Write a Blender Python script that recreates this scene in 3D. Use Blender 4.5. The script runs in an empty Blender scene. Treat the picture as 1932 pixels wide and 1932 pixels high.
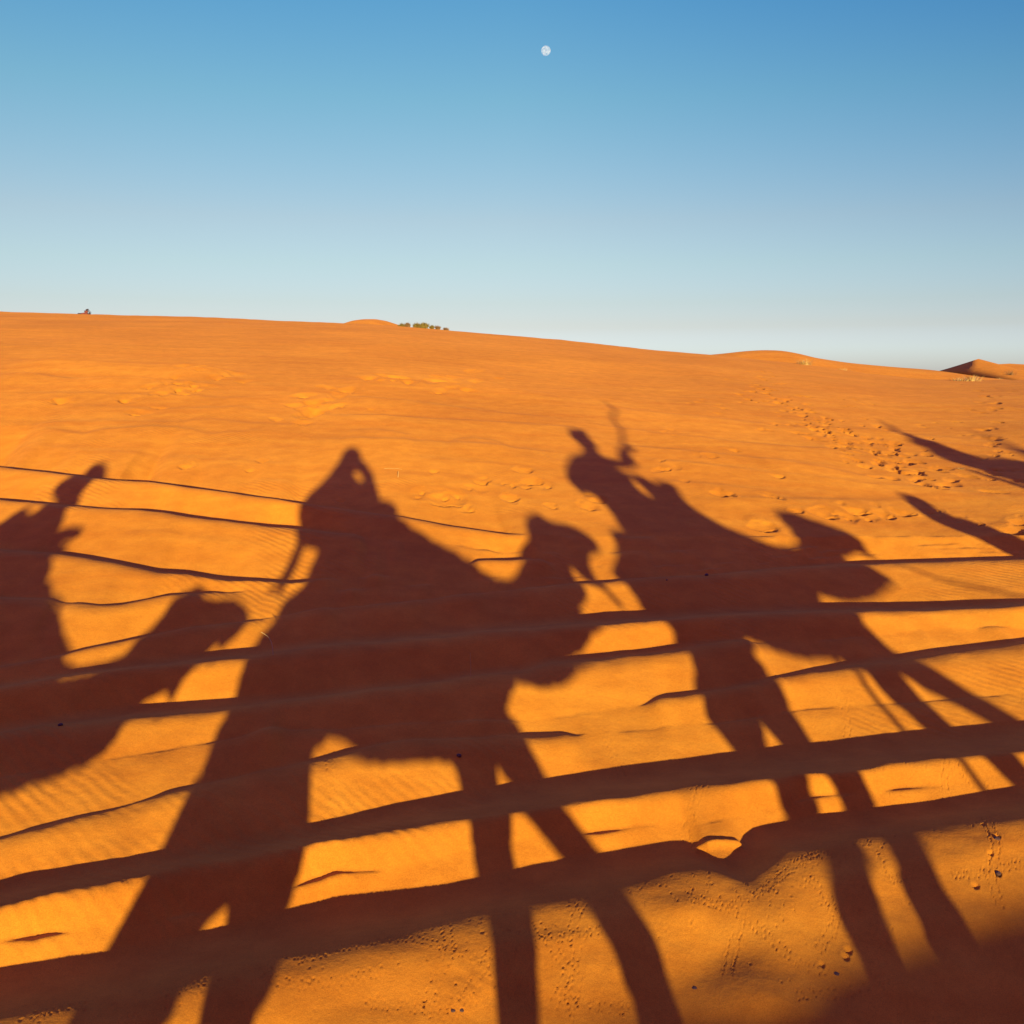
import bpy, bmesh, math, random
import numpy as np
from mathutils import Vector, Matrix
from mathutils.geometry import delaunay_2d_cdt
random.seed(7); rs=np.random.RandomState(11)
C=bpy.context.scene.collection
scene=bpy.context.scene
R=math.radians
# ---------- geometry frame ----------
W=1932.0; F=1930.0; HOR=720.0; ASX,ASY=685.0,885.0
PITCH=-math.atan((966-HOR)/F)
cp,sp=math.cos(PITCH),math.sin(PITCH)
def ray(px,py):
    a=(np.asarray(px,float)-966)/F; b=(966-np.asarray(py,float))/F
    x=a; y=cp-b*sp; z=sp+b*cp
    return x,y,z
ax,ay,az=[float(q) for q in ray(ASX,ASY)]
AZ=math.atan2(ax,ay)              # azimuth of shadows (neg = to the left)
SEL=-math.atan2(az,math.hypot(ax,ay)); TS=math.tan(SEL)
cA,sA=math.cos(AZ),math.sin(AZ)
def to_wv(x,y): return x*cA-y*sA, x*sA+y*cA      # w right of sun line, v along shadow direction
def to_xy(w,v): return w*cA+v*sA, -w*sA+v*cA
# ---------- camera, light, exposure ----------
cam=bpy.data.cameras.new('camera'); camo=bpy.data.objects.new('camera',cam); C.objects.link(camo)
camo.location=(0,0,0); camo.rotation_euler=(math.pi/2+PITCH,0,0)
cam.sensor_width=36; cam.lens=36*F/W; cam.clip_start=0.05; cam.clip_end=20000
scene.camera=camo
scene.render.resolution_x=1024; scene.render.resolution_y=1024
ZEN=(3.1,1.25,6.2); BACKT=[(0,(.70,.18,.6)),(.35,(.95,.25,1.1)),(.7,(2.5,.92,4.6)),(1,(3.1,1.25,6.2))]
SUNDIR=Vector((-math.sin(AZ)*math.cos(SEL),-math.cos(AZ)*math.cos(SEL),math.sin(SEL)))
sl=bpy.data.lights.new('sun','SUN'); sl.energy=5.0; sl.angle=R(0.53); sl.color=(1.0,0.90,0.56)
so=bpy.data.objects.new('sun',sl); C.objects.link(so); so.rotation_euler=SUNDIR.to_track_quat('Z','Y').to_euler(); so.location=SUNDIR*30
wd=bpy.data.worlds.new('World'); scene.world=wd; wd.use_nodes=True
nt=wd.node_tree; nt.nodes.clear()
sky=nt.nodes.new('ShaderNodeTexSky'); sky.sky_type='NISHITA'; sky.sun_disc=False
sky.sun_elevation=SEL; sky.sun_rotation=math.atan2(SUNDIR.x,SUNDIR.y)
sky.air_density=1.0; sky.dust_density=0.6; sky.ozone_density=2.0
bg=nt.nodes.new('ShaderNodeBackground'); wo=nt.nodes.new('ShaderNodeOutputWorld')
bg.inputs[1].default_value=0.108
# sky grade: blue opposite the sun; unseen violet overhead and sunward, to tint shadows
tc=nt.nodes.new('ShaderNodeTexCoord'); sx=nt.nodes.new('ShaderNodeSeparateXYZ'); nt.links.new(tc.outputs['Generated'],sx.inputs[0])
rp=nt.nodes.new('ShaderNodeValToRGB'); nt.links.new(sx.outputs[2],rp.inputs[0]); rp.color_ramp.interpolation='LINEAR'
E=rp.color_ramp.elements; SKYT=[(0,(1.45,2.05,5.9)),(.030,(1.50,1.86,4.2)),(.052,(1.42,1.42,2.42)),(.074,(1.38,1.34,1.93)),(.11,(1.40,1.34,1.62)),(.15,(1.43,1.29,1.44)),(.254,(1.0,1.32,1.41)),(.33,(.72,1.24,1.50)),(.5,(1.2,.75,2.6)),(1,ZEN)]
E[0].position=0; E[1].position=1
while len(E)<len(SKYT): E.new(.5)
for e,(p,c) in zip(E,SKYT): e.position=p
for e,(p,c) in zip(E,SKYT): e.color=(*c,1)
def mp(src,a0,a1,b0=0.,b1=1.):
    m=nt.nodes.new('ShaderNodeMapRange'); nt.links.new(src,m.inputs[0]); m.inputs[1].default_value=a0; m.inputs[2].default_value=a1; m.inputs[3].default_value=b0; m.inputs[4].default_value=b1; return m.outputs[0]
def mixc(f,a,b,mode='MIX'):
    m=nt.nodes.new('ShaderNodeMix'); m.data_type='RGBA'; m.blend_type=mode; m.clamp_result=False
    if isinstance(f,float): m.inputs[0].default_value=f
    else: nt.links.new(f,m.inputs[0])
    for k,q in ((6,a),(7,b)):
        if isinstance(q,tuple): m.inputs[k].default_value=(*q,1)
        else: nt.links.new(q,m.inputs[k])
    return m.outputs[2]
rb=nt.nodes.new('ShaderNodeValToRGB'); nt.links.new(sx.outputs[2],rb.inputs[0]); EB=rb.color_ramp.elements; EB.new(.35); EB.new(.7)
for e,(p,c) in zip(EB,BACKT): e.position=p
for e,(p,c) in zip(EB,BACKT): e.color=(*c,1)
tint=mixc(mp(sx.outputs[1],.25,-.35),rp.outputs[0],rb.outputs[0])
azf=nt.nodes.new('ShaderNodeMath'); azf.operation='MULTIPLY'; nt.links.new(mp(sx.outputs[0],.0,.5),azf.inputs[0]); nt.links.new(mp(sx.outputs[2],.0,.34),azf.inputs[1])
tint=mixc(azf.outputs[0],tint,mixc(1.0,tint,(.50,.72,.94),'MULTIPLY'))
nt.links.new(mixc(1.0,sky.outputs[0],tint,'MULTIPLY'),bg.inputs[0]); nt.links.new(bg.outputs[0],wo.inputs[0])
vs=scene.view_settings; vs.view_transform='Standard'; vs.look='None'; vs.gamma=1; vs.use_curve_mapping=False; vs.exposure=0.48
H=2.8
# skyline of the dune in the photograph: (px,py)
SKY=np.array([(-900,580),(-300,585),(0,588),(130,592),(400,599),(650,610),(780,617),(850,624),(1000,636),(1100,645),(1250,664),(1330,668),(1418,679),(1525,690),(1617,702),(1685,711),(1774,716),(1863,718),(1932,716),(2400,728),(3200,740)],float)
_sx,_sy,_sz=ray(SKY[:,0],SKY[:,1]); SKU=_sx/_sy; SKT=_sz/_sy
YS_=40.0
def base(x,y):
    x=np.asarray(x,float); y=np.asarray(y,float)
    ym=np.maximum(y,0.0)
    u=x/np.sqrt(ym**2+4.0)
    # smooth across u
    sk=(np.interp(u-.02,SKU,SKT)+np.interp(u,SKU,SKT)+np.interp(u+.02,SKU,SKT))/3
    Ys=np.interp(u,[-.6,0,.3,.6],[42,40,34,30])
    b=-H/Ys**2; a=sk+2*H/Ys
    near=1-np.exp(-np.maximum(ym,0)/1.2)          # level ground where the caravan walks
    z=-H+a*(ym-1.2*near)*1.0+b*ym**2 + a*1.2*near*0
    # keep tangent at the crest: compensate the levelling
    z=z+a*1.2*near*np.clip(ym/Ys,0,1)
    zmin=-7.0
    return np.where(z<zmin, zmin-0.3*np.log1p(np.maximum(zmin-z,0)), z)
def hit(px,py,f=base,t0=2.0,t1=80.,n=900):
    """first crossing of a pixel ray with the surface f"""
    X,Y,Z=ray(px,py); X=np.atleast_1d(X);Y=np.atleast_1d(Y);Z=np.atleast_1d(Z)
    t=np.exp(np.linspace(math.log(t0),math.log(t1),n))
    d=(Z[:,None]*t-f(X[:,None]*t,Y[:,None]*t))
    neg=d<0; i=np.argmax(neg,axis=1); i=np.where(neg.any(axis=1),i,n-1); i=np.maximum(i,1)
    r=np.arange(len(X)); d0=d[r,i-1]; d1=d[r,i]
    k=np.clip(d0/(d0-d1+1e-12),0,1); tt=t[i-1]+(t[i]-t[i-1])*k
    return X*tt,Y*tt,Z*tt
# ---------- sand ridges: crest line, cast-shadow end line (traced) ----------
BANDS={
'A':dict(c=[(0,878),(98,889),(145,896),(188,903),(223,907),(281,910),(371,923),(422,931),(488,941),(570,951),(759,977),(860,995),(958,1007),(1100,1012),(1932,1012)],
         th=[(0,3),(560,3),(760,2),(950,2),(1000,0)]),
'B':dict(c=[(0,942),(51,946),(86,949),(145,955),(203,961),(266,965),(309,969),(359,977),(391,980),(453,988),(500,993),(562,999),(700,1012),(880,1028),(1100,1040),(1320,1034),(1500,1030),(1932,1026)],
         th=[(0,4),(150,2.5),(300,4),(350,6),(400,4),(560,6),(640,2),(700,0)]),
'C':dict(c=[(0,1036),(94,1043),(133,1048),(176,1056),(242,1069),(301,1080),(352,1084),(414,1094),(476,1097),(547,1101),(586,1096),(640,1086),(760,1078),(870,1060),(1000,1054),(1130,1060),(1200,1064),(1500,1052),(1932,1043)],
         th=[(0,4),(94,6),(176,9),(300,9),(414,10),(476,8),(547,7),(586,4),(640,0),(880,0),(900,4),(990,4),(1050,0)]),
'D':dict(c=[(0,1126),(98,1131),(156,1139),(188,1143),(230,1141),(281,1132),(320,1122),(391,1118),(434,1118),(476,1112),(560,1114),(700,1105),(900,1088),(1100,1080),(1500,1062),(1932,1047)],
         th=[(0,3),(156,3),(230,4),(320,2),(434,2),(476,0)]),
'E':dict(c=[(-200,1290),(0,1255),(98,1240),(156,1226),(219,1213),(273,1201),(352,1185),(461,1173),(527,1163),(599,1149),(716,1140),(778,1134),(872,1122),(985,1110),(1095,1101),(1153,1097),(1185,1093),(1341,1085),(1474,1072),(1626,1063),(1932,1055),(2200,1050)],
         th=[(0,4),(156,5),(340,3),(460,2),(600,2),(1000,2),(1100,4),(1185,4),(1340,2),(1474,5),(1626,7),(1932,7)]),
'F':dict(c=[(-300,1350),(0,1299),(98,1280),(273,1258),(406,1245),(469,1239),(586,1223),(684,1215),(860,1198),(1013,1188),(1145,1178),(1255,1171),(1372,1163),(1505,1157),(1618,1156),(1763,1153),(1932,1145),(2300,1130)],
         th=[(0,14),(98,12),(273,18),(469,20),(700,20),(1000,22),(1145,24),(1255,21),(1552,19),(1763,18),(1932,15)]),
'G':dict(c=[(-300,1430),(0,1386),(78,1374),(254,1356),(430,1339),(586,1321),(723,1303),(919,1274),(989,1268),(1036,1255),(1114,1246),(1192,1239),(1283,1227),(1400,1208),(1500,1198),(1700,1182),(1932,1168),(2300,1150)],
         th=[(0,20),(254,27),(430,22),(586,18),(800,16),(989,16),(1114,15),(1192,14),(1283,15),(1350,12),(1420,2),(1500,0)]),
'H':dict(c=[(-300,1500),(0,1452),(300,1405),(528,1368),(760,1356),(1000,1345),(1120,1335),(1200,1324),(1255,1314),(1341,1306),(1466,1280),(1513,1272),(1626,1257),(1732,1241),(1932,1218),(2300,1180)],
         th=[(0,0),(400,2),(528,3),(760,3),(1000,0),(1190,0),(1200,1),(1255,8),(1341,9),(1466,8),(1513,10),(1626,16),(1732,15),(1932,16)]),
'I':dict(c=[(-300,1650),(0,1583),(78,1562),(156,1541),(231,1521),(313,1498),(384,1481),(469,1460),(604,1435),(656,1424),(728,1405),(775,1398),(980,1389),(1041,1386),(1110,1379),(1353,1364),(1520,1338),(1716,1327),(1932,1308),(2300,1280)],
         th=[(-300,5),(0,7),(156,6),(313,7),(384,6),(469,4),(604,9),(656,12),(728,8),(900,5),(980,8),(1041,8),(1110,1),(1353,1),(1520,1),(1716,2),(1932,0)]),
'J':dict(c=[(-300,1790),(0,1713),(78,1694),(188,1670),(294,1649),(430,1620),(604,1590),(744,1568),(888,1547),(979,1530),(1063,1519),(1207,1499),(1328,1484),(1422,1472),(1522,1461),(1622,1450),(1766,1430),(1875,1423),(1932,1417),(2300,1380)],
         e=[(-300,1730),(0,1660),(47,1649),(156,1630),(234,1619),(313,1601),(604,1549),(729,1519),(872,1493),(963,1477),(1029,1468),(1207,1441),(1328,1425),(1444,1411),(1531,1399),(1709,1378),(1791,1371),(1866,1364),(1932,1359),(2300,1325)]),
'K':dict(c=[(-300,1880),(0,1812),(120,1781),(244,1755),(420,1712),(604,1668),(888,1600),(1013,1575),(1300,1545),(1500,1520),(1932,1462),(2300,1415)],
         th=[(-300,.3),(0,.4),(244,.4),(420,.3),(604,.3),(888,.3),(1013,0.2),(1300,0),(1932,0)]),
'L':dict(c=[(-300,1985),(0,1927),(169,1893),(344,1858),(397,1844),(529,1808),(604,1796),(713,1768),(854,1737),(929,1727),(997,1708),(1097,1691),(1172,1676),(1207,1666),(1270,1645),(1328,1637),(1365,1647),(1400,1667),(1420,1668),(1475,1622),(1490,1611),(1556,1603),(1615,1587),(1669,1578),(1731,1564),(1932,1531),(2300,1480)],
         e=[(-300,1880),(0,1826),(125,1804),(219,1791),(428,1749),(535,1719),(604,1701),(632,1692),(760,1676),(829,1668),(907,1651),(966,1638),(1060,1618),(1129,1608),(1207,1594),(1270,1585),(1290,1584),(1308,1590),(1325,1601),(1343,1613),(1361,1620),(1377,1613),(1392,1597),(1404,1576),(1420,1562),(1450,1554),(1490,1548),(1544,1536),(1600,1530),(1659,1522),(1787,1505),(1909,1483),(2300,1440)]),
}
ORDER='LKJIHGFEDCBA'      # near to far
WG=np.linspace(-16,16,1281)
def _dense(pl,n=500):
    pl=np.array(pl,float); x=np.linspace(pl[0,0],pl[-1,0],n); return x,np.interp(x,pl[:,0],pl[:,1])
def _smooth(a,k):
    if k<2: return a
    ker=np.hanning(k+2)[1:-1]; ker/=ker.sum(); p=np.pad(a,k,mode='edge')
    return np.convolve(p,ker,'same')[k:-k]
def _extrap(w,vals,slope_n=25):
    """value on WG, straight continuation outside the traced span"""
    o=np.argsort(w); w=w[o]; vals=vals[o]
    r=np.interp(WG,w,vals)
    m1=(vals[-1]-vals[-slope_n])/(w[-1]-w[-slope_n]+1e-9); m0=(vals[slope_n]-vals[0])/(w[slope_n]-w[0]+1e-9)
    m1=np.clip(m1,-.35,.35); m0=np.clip(m0,-.35,.35)
    r=np.where(WG>w[-1],vals[-1]+m1*(WG-w[-1]),r); r=np.where(WG<w[0],vals[0]+m0*(WG-w[0]),r)
    return r
def base_wv(w,v): 
    x,y=to_xy(w,v); return base(x,y)
KN=None
def ridges(w,v,knots=None):
    """height of the ridged surface; falls back to base before the first and after the last knot"""
    w=np.asarray(w,float); v=np.asarray(v,float)
    shp=np.broadcast(w,v).shape; w=np.broadcast_to(w,shp); v=np.broadcast_to(v,shp)
    z=base_wv(w,v).copy()
    knots=KN if knots is None else knots
    if not knots: return z
    cols=[]
    I=lambda a: np.interp(w,WG,a)
    prev=None
    for name,Vc,Zc,Ve,Ze in knots:
        vc,zc,ve,ze=I(Vc),I(Zc),I(Ve),I(Ze)
        S=ve-vc
        strong=np.clip(S/0.06,0,1)
        if prev is None:
            # in front of the first ridge: base, bent up to the crest
            ps=vc-1.7; pz=base_wv(w,ps)-0.24
            z=z-0.24*np.clip((v-.6)/np.maximum(ps-.6,.3),0,1)**1.5
        else: ps,pz=prev
        L=np.maximum(vc-ps,1e-3)
        m=(zc-pz)/L
        r=np.minimum(0.45*L,0.22+0.05*L)
        # straight with slope q, then parabola over r ending with slope mc
        mc=np.where(strong>0, (1-strong)*m+strong*(-TS),m)
        q=(zc-pz-0.5*r*mc)/(L-0.5*r)
        d=v-ps; inside=(v>=ps)&(v<vc)
        zl=pz+q*d
        dd=np.maximum(v-(vc-r),0); zl=zl+0.5*(mc-q)/r*dd**2
        z=np.where(inside,zl,z)
        # lee
        Ss=np.maximum(S,1e-4); t=np.clip((v-vc)/Ss,0,1)
        mE=0.32
        h=(t**3-2*t**2+t)*Ss*(-TS)+(t**3-t**2)*Ss*mE+(2*t**3-3*t**2+1)*zc+(-2*t**3+3*t**2)*ze
        z=np.where((v>=vc)&(v<ve),h,z)
        prev=(ve,ze)
    ve,ze=prev
    db=ze-base_wv(w,ve)
    z=np.where(v>=ve, base_wv(w,v)+db*np.exp(-(v-ve)/1.0), z)
    return z
def _band(name,surf):
    B=BANDS[name]
    px,py=_dense(B['c']); x,y,z=hit(px,py,surf)
    w,v=to_wv(x,y); Vc=_smooth(_extrap(w,v),5)
    Vc=Vc+.012*np.sin(WG*7.3+len(name)*ord(name))*np.sin(WG*2.9+ord(name)*1.7)+.006*np.sin(WG*17.1+ord(name)*3.1)*np.sin(WG*5.3+ord(name))
    Zc=ridges(WG,Vc,surf.knots)
    if 'e' in B: ex,ey=_dense(B['e'])
    else:
        ex,ey=_dense(B['c']); t=np.array(B['th'],float); ey=ey-np.interp(ex,t[:,0],t[:,1])
    X,Y,Z=ray(ex,ey)
    t=np.linspace(1.5,30,2400)          # far end of the shadow: the ray grazing the crest meets the traced line
    ww,vv=to_wv(X[:,None]*t,Y[:,None]*t)
    zz=np.interp(ww,WG,Zc)-TS*(vv-np.interp(ww,WG,Vc))
    d=Z[:,None]*t-zz
    neg=d<0; i=np.maximum(np.argmax(neg,axis=1),1); r=np.arange(len(ex))
    k=d[r,i-1]/(d[r,i-1]-d[r,i]+1e-12); tt=t[i-1]+(t[i]-t[i-1])*np.clip(k,0,1)
    we,ve=to_wv(X*tt,Y*tt)
    S=np.maximum(ve-np.interp(we,WG,Vc),0.0)
    Sg=np.interp(WG,np.sort(we),S[np.argsort(we)])
    return [name,Vc,Zc,Vc+Sg,Zc-TS*Sg]
def build_knots():
    def s0(x,y): return base(x,y)
    s0.knots=[]
    big=[_band(n,s0) for n in ORDER if n in 'LJGF']
    def s1(x,y):
        w,v=to_wv(x,y); return ridges(w,v,big)
    s1.knots=big
    d={k[0]:k for k in big}
    for n in ORDER:
        if n not in d:
            d[n]=_band(n,s1)
            if n=='K': q=_smooth(d[n][2],45); d[n][4]+=q-d[n][2]; d[n][2]=q
    out=[];vprev=None
    for n in ORDER:
        _,Vc,Zc,Ve,Ze=d[n]; S=Ve-Vc
        if vprev is not None:
            sh=np.maximum(Vc,vprev+0.08)-Vc; Zc=Zc+sh*.12; Ze=Ze+sh*.12; Vc=Vc+sh; Ve=Vc+S
        out.append([n,Vc,Zc,Ve,Ze]); vprev=Ve
    for _ in range(6):                  # where a ridge dies out the slope runs straight through it
        for i in range(1,len(out)-1):
            n,Vc,Zc,Ve,Ze=out[i]; S=Ve-Vc; st=_smooth(np.clip(S/.06,0,1),7)
            pV,pZ=out[i-1][3],out[i-1][4]; nV,nZ=out[i+1][1],out[i+1][2]
            zl=pZ+(nZ-pZ)*(Vc-pV)/np.maximum(nV-pV,.05)
            q=st*Zc+(1-st)*zl; out[i][2]=q; out[i][4]=Ze+(q-Zc)
    return out
KN=build_knots()
def ground_xy(x,y):
    w,v=to_wv(x,y); return ridges(w,v)
# ---------- helpers ----------
def link(name,me,mat=None,parent=None):
    o=bpy.data.objects.new(name,me); C.objects.link(o)
    if mat: me.materials.append(mat)
    if parent: o.parent=parent
    return o
def tag(o,label=None,cat=None,group=None,kind=None):
    if label: o['label']=label
    if cat: o['category']=cat
    if group: o['group']=group
    if kind: o['kind']=kind
    return o
def mesh_np(name,V,Fq,smooth=True):
    me=bpy.data.meshes.new(name); V=np.asarray(V,np.float32); Fq=np.asarray(Fq,np.int32); k=Fq.shape[1]
    me.vertices.add(len(V)); me.vertices.foreach_set('co',V.ravel())
    me.loops.add(Fq.size); me.loops.foreach_set('vertex_index',Fq.ravel())
    me.polygons.add(len(Fq)); me.polygons.foreach_set('loop_start',np.arange(0,Fq.size,k,dtype=np.int32))
    me.polygons.foreach_set('loop_total',np.full(len(Fq),k,np.int32))
    me.update(calc_edges=True)
    if smooth: me.polygons.foreach_set('use_smooth',np.ones(len(Fq),bool))
    return me
def grid_faces(nr,nc):
    i=np.arange(nr-1)[:,None]*nc+np.arange(nc-1)[None,:]
    return np.stack([i,i+1,i+nc+1,i+nc],-1).reshape(-1,4)
# lattice noise, smooth, tile free
_T=np.random.RandomState(5).rand(256,256).astype(np.float32)
def vnoise(x,y,seed=0):
    x=np.asarray(x)+seed*37.17; y=np.asarray(y)+seed*91.7
    xi=np.floor(x).astype(np.int64); yi=np.floor(y).astype(np.int64); fx=x-xi; fy=y-yi
    fx=fx*fx*fx*(fx*(fx*6-15)+10); fy=fy*fy*fy*(fy*(fy*6-15)+10)
    a=_T[xi&255,yi&255]; b=_T[(xi+1)&255,yi&255]; c=_T[xi&255,(yi+1)&255]; d=_T[(xi+1)&255,(yi+1)&255]
    return (a*(1-fx)+b*fx)*(1-fy)+(c*(1-fx)+d*fx)*fy-0.5
def fbm(x,y,o=4,seed=0,g=.5):
    s=0;a=1
    for k in range(o): s=s+a*vnoise(x*2**k,y*2**k,seed+k*3); a*=g
    return s
# ---------- materials ----------
def nodes(name):
    m=bpy.data.materials.new(name); m.use_nodes=True; n=m.node_tree; b=n.nodes['Principled BSDF']; return m,n,b
def sand_mat():
    m,n,b=nodes('sand'); N=n.nodes; L=n.links
    geo=N.new('ShaderNodeNewGeometry')
    def noise(scale,detail=4,rough=.6,vec=None):
        t=N.new('ShaderNodeTexNoise'); t.inputs['Scale'].default_value=scale; t.inputs['Detail'].default_value=detail; t.inputs['Roughness'].default_value=rough
        L.new(vec or geo.outputs['Position'],t.inputs['Vector']); return t
    big=noise(.35,3); mid=noise(5,4); fine=noise(260,2)
    st=N.new('ShaderNodeMapping'); st.inputs['Scale'].default_value=(.25,2.2,2.2); L.new(geo.outputs['Position'],st.inputs['Vector'])
    streak=noise(1.3,5,.6,st.outputs[0])
    def ramp(src,c0,c1,p0=.35,p1=.65):
        r=N.new('ShaderNodeValToRGB'); r.color_ramp.elements[0].position=p0; r.color_ramp.elements[1].position=p1
        r.color_ramp.elements[0].color=(*c0,1); r.color_ramp.elements[1].color=(*c1,1); L.new(src,r.inputs[0]); return r.outputs[0]
    c=ramp(streak.outputs[0],SAND_A,SAND_B)
    def mul(a,bb,f):
        x=N.new('ShaderNodeMix'); x.data_type='RGBA'; x.blend_type='MULTIPLY'; x.inputs[0].default_value=f
        L.new(a,x.inputs[6]); L.new(bb,x.inputs[7]); return x.outputs[2]
    c=mul(c,ramp(big.outputs[0],(.86,.82,.78),(1,1,1)),1)
    c=mul(c,ramp(mid.outputs[0],(.88,.83,.78),(1,1,1)),1)
    grit=noise(55,5,.75); c=mul(c,ramp(grit.outputs[0],(.93,.90,.86),(1,1,1),.32,.55),1)
    c=mul(c,ramp(fine.outputs[0],(.74,.68,.62),(1.0,1.0,1.0),.3,.6),1)
    L.new(c,b.inputs['Base Color'])
    b.inputs['Roughness'].default_value=.9; b.inputs['Specular IOR Level'].default_value=.12
    try: b.inputs['Diffuse Roughness'].default_value=.34
    except Exception: pass
    # wind ripples: short crests across the slope, only in patches
    w=N.new('ShaderNodeTexWave'); w.wave_type='BANDS'; w.bands_direction='Y'; w.inputs['Scale'].default_value=5.0; w.inputs['Distortion'].default_value=3.2; w.inputs['Detail'].default_value=2.5; w.inputs['Detail Scale'].default_value=1.2
    mp=N.new('ShaderNodeMapping'); mp.inputs['Rotation'].default_value=(0,0,R(38)); L.new(geo.outputs['Position'],mp.inputs['Vector']); L.new(mp.outputs[0],w.inputs['Vector'])
    mask=N.new('ShaderNodeMapRange'); mask.inputs[1].default_value=.54; mask.inputs[2].default_value=.66
    mb=noise(.8,2); L.new(mb.outputs[0],mask.inputs[0])
    mm=N.new('ShaderNodeMath'); mm.operation='MULTIPLY'; L.new(w.outputs['Fac'],mm.inputs[0]); L.new(mask.outputs[0],mm.inputs[1])
    b1=N.new('ShaderNodeBump'); b1.inputs['Strength'].default_value=.35; b1.inputs['Distance'].default_value=.008; L.new(mm.outputs[0],b1.inputs['Height'])
    lump=noise(16,5,.65)
    b2=N.new('ShaderNodeBump'); b2.inputs['Strength'].default_value=.35; b2.inputs['Distance'].default_value=.012; L.new(lump.outputs[0],b2.inputs['Height']); L.new(b1.outputs[0],b2.inputs['Normal'])
    b3=N.new('ShaderNodeBump'); b3.inputs['Strength'].default_value=.35; b3.inputs['Distance'].default_value=.0018; L.new(fine.outputs[0],b3.inputs['Height']); L.new(b2.outputs[0],b3.inputs['Normal'])
    L.new(b3.outputs[0],b.inputs['Normal'])
    return m
SAND_A=(.84,.300,.018); SAND_B=(.90,.352,.022)
SAND=sand_mat()
def plain(name,c0,c1,scale=30,rough=.85,bump=.004):
    m,n,b=nodes(name); N=n.nodes; L=n.links
    tc=N.new('ShaderNodeTexCoord'); t=N.new('ShaderNodeTexNoise'); t.inputs['Scale'].default_value=scale; t.inputs['Detail'].default_value=4
    L.new(tc.outputs['Object'],t.inputs['Vector'])
    r=N.new('ShaderNodeValToRGB'); r.color_ramp.elements[0].position=.3; r.color_ramp.elements[1].position=.7
    r.color_ramp.elements[0].color=(*c0,1); r.color_ramp.elements[1].color=(*c1,1)
    L.new(t.outputs[0],r.inputs[0]); L.new(r.outputs[0],b.inputs['Base Color']); b.inputs['Roughness'].default_value=rough
    bp=N.new('ShaderNodeBump'); bp.inputs['Distance'].default_value=bump; L.new(t.outputs[0],bp.inputs['Height']); L.new(bp.outputs[0],b.inputs['Normal'])
    return m
# ---------- the ground sheet ----------
def surface(w,v):
    z=ridges(w,v)
    x,y=to_xy(w,v)
    # low dune behind the caravan
    hgt=np.clip(2.005+0.085*(np.clip(x,-12,7)-3.4),.3,3)
    z=z+hgt*np.exp(-((y+15.0)/4.2)**2)*(y<0)
    vv=np.maximum(v,0.01)
    near=np.clip((v-2.2)/1.0,0,1)
    # uneven soft relief, drawn out along the ridges
    amp=.010*np.clip(v/6,.4,3.2)*near
    z=z+amp*fbm(w*.35,v*1.5/np.clip(v/8,1,5),2,1)
    z=z+.006*fbm(w*2.1,v*3.4,3,7)*near*np.clip(8/vv,0,1)
    z=z+.0018*fbm(w*9,v*9,2,41)*near*np.clip(9/vv-.6,0,1)
    z=z+.07*fbm(w*.16,v*.22,2,12)*np.clip((v-8)/6,0,1)*np.clip((45-v)/20,0,1)
    # lumpy trodden sand in the nearest strip
    vl=np.interp(w,WG,KN[0][1])
    low=np.clip((vl-v)/.25,0,1)*near
    z=z+low*(.030*fbm(w*1.1+3,v*2.2,3,21)+.003*fbm(w*7,v*7,2,23))
    mid_=np.clip((v-7.5)/2,0,1)*np.clip((30-v)/8,0,1)
    z=z+.006*np.abs(fbm(w*.8,v*.9,3,51))*mid_*np.clip(v/10,1,2.2)
    # far crest roughness
    z=z+.02*fbm(w*1.3,v*.5,3,31)*np.clip((v-24)/10,0,1)
    return z
v1=np.arange(2.7,3.2,.008); v2=np.exp(np.arange(math.log(3.2),math.log(46),.00235)); v3=np.exp(np.linspace(math.log(46),math.log(2500),60))[1:]
v0=np.concatenate([-np.exp(np.linspace(math.log(1500),math.log(26),24)),np.arange(-25.5,-7.9,.3),-np.exp(np.linspace(math.log(7.7),math.log(.2),20))]); va=np.arange(-.15,2.7,.12)
VV=np.concatenate([v0,va,v1,v2,v3])
ui=np.linspace(-.47,.80,1150)           # across, dense inside what the lens can see
uo=np.array([.83,.88,.95,1.05,1.2,1.4,1.7,2.2,3,4.5,7,12,25,60,200]); ul=-np.array([200,60,25,12,7,4.5,3,2.2,1.7,1.4,1.2,1.05,.95,.88,.8,.72,.65,.59,.54,.50])
UU=np.concatenate([ul,ui,uo])
WV=np.sqrt(np.maximum(VV,0)**2+1.2**2)*np.where(VV<0,np.maximum(1,-VV/60),1)
Wg=UU[None,:]*WV[:,None]; Wg=np.clip(Wg,-4000,4000); 
Wg=Wg+np.linspace(-.5,.5,Wg.shape[1])[None,:]*(np.abs(Wg)>=4000)*400
Vg=np.repeat(VV[:,None],len(UU),1)
Zg=np.empty_like(Wg)
for a in range(0,len(VV),100): Zg[a:a+100]=surface(Wg[a:a+100],Vg[a:a+100])
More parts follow.
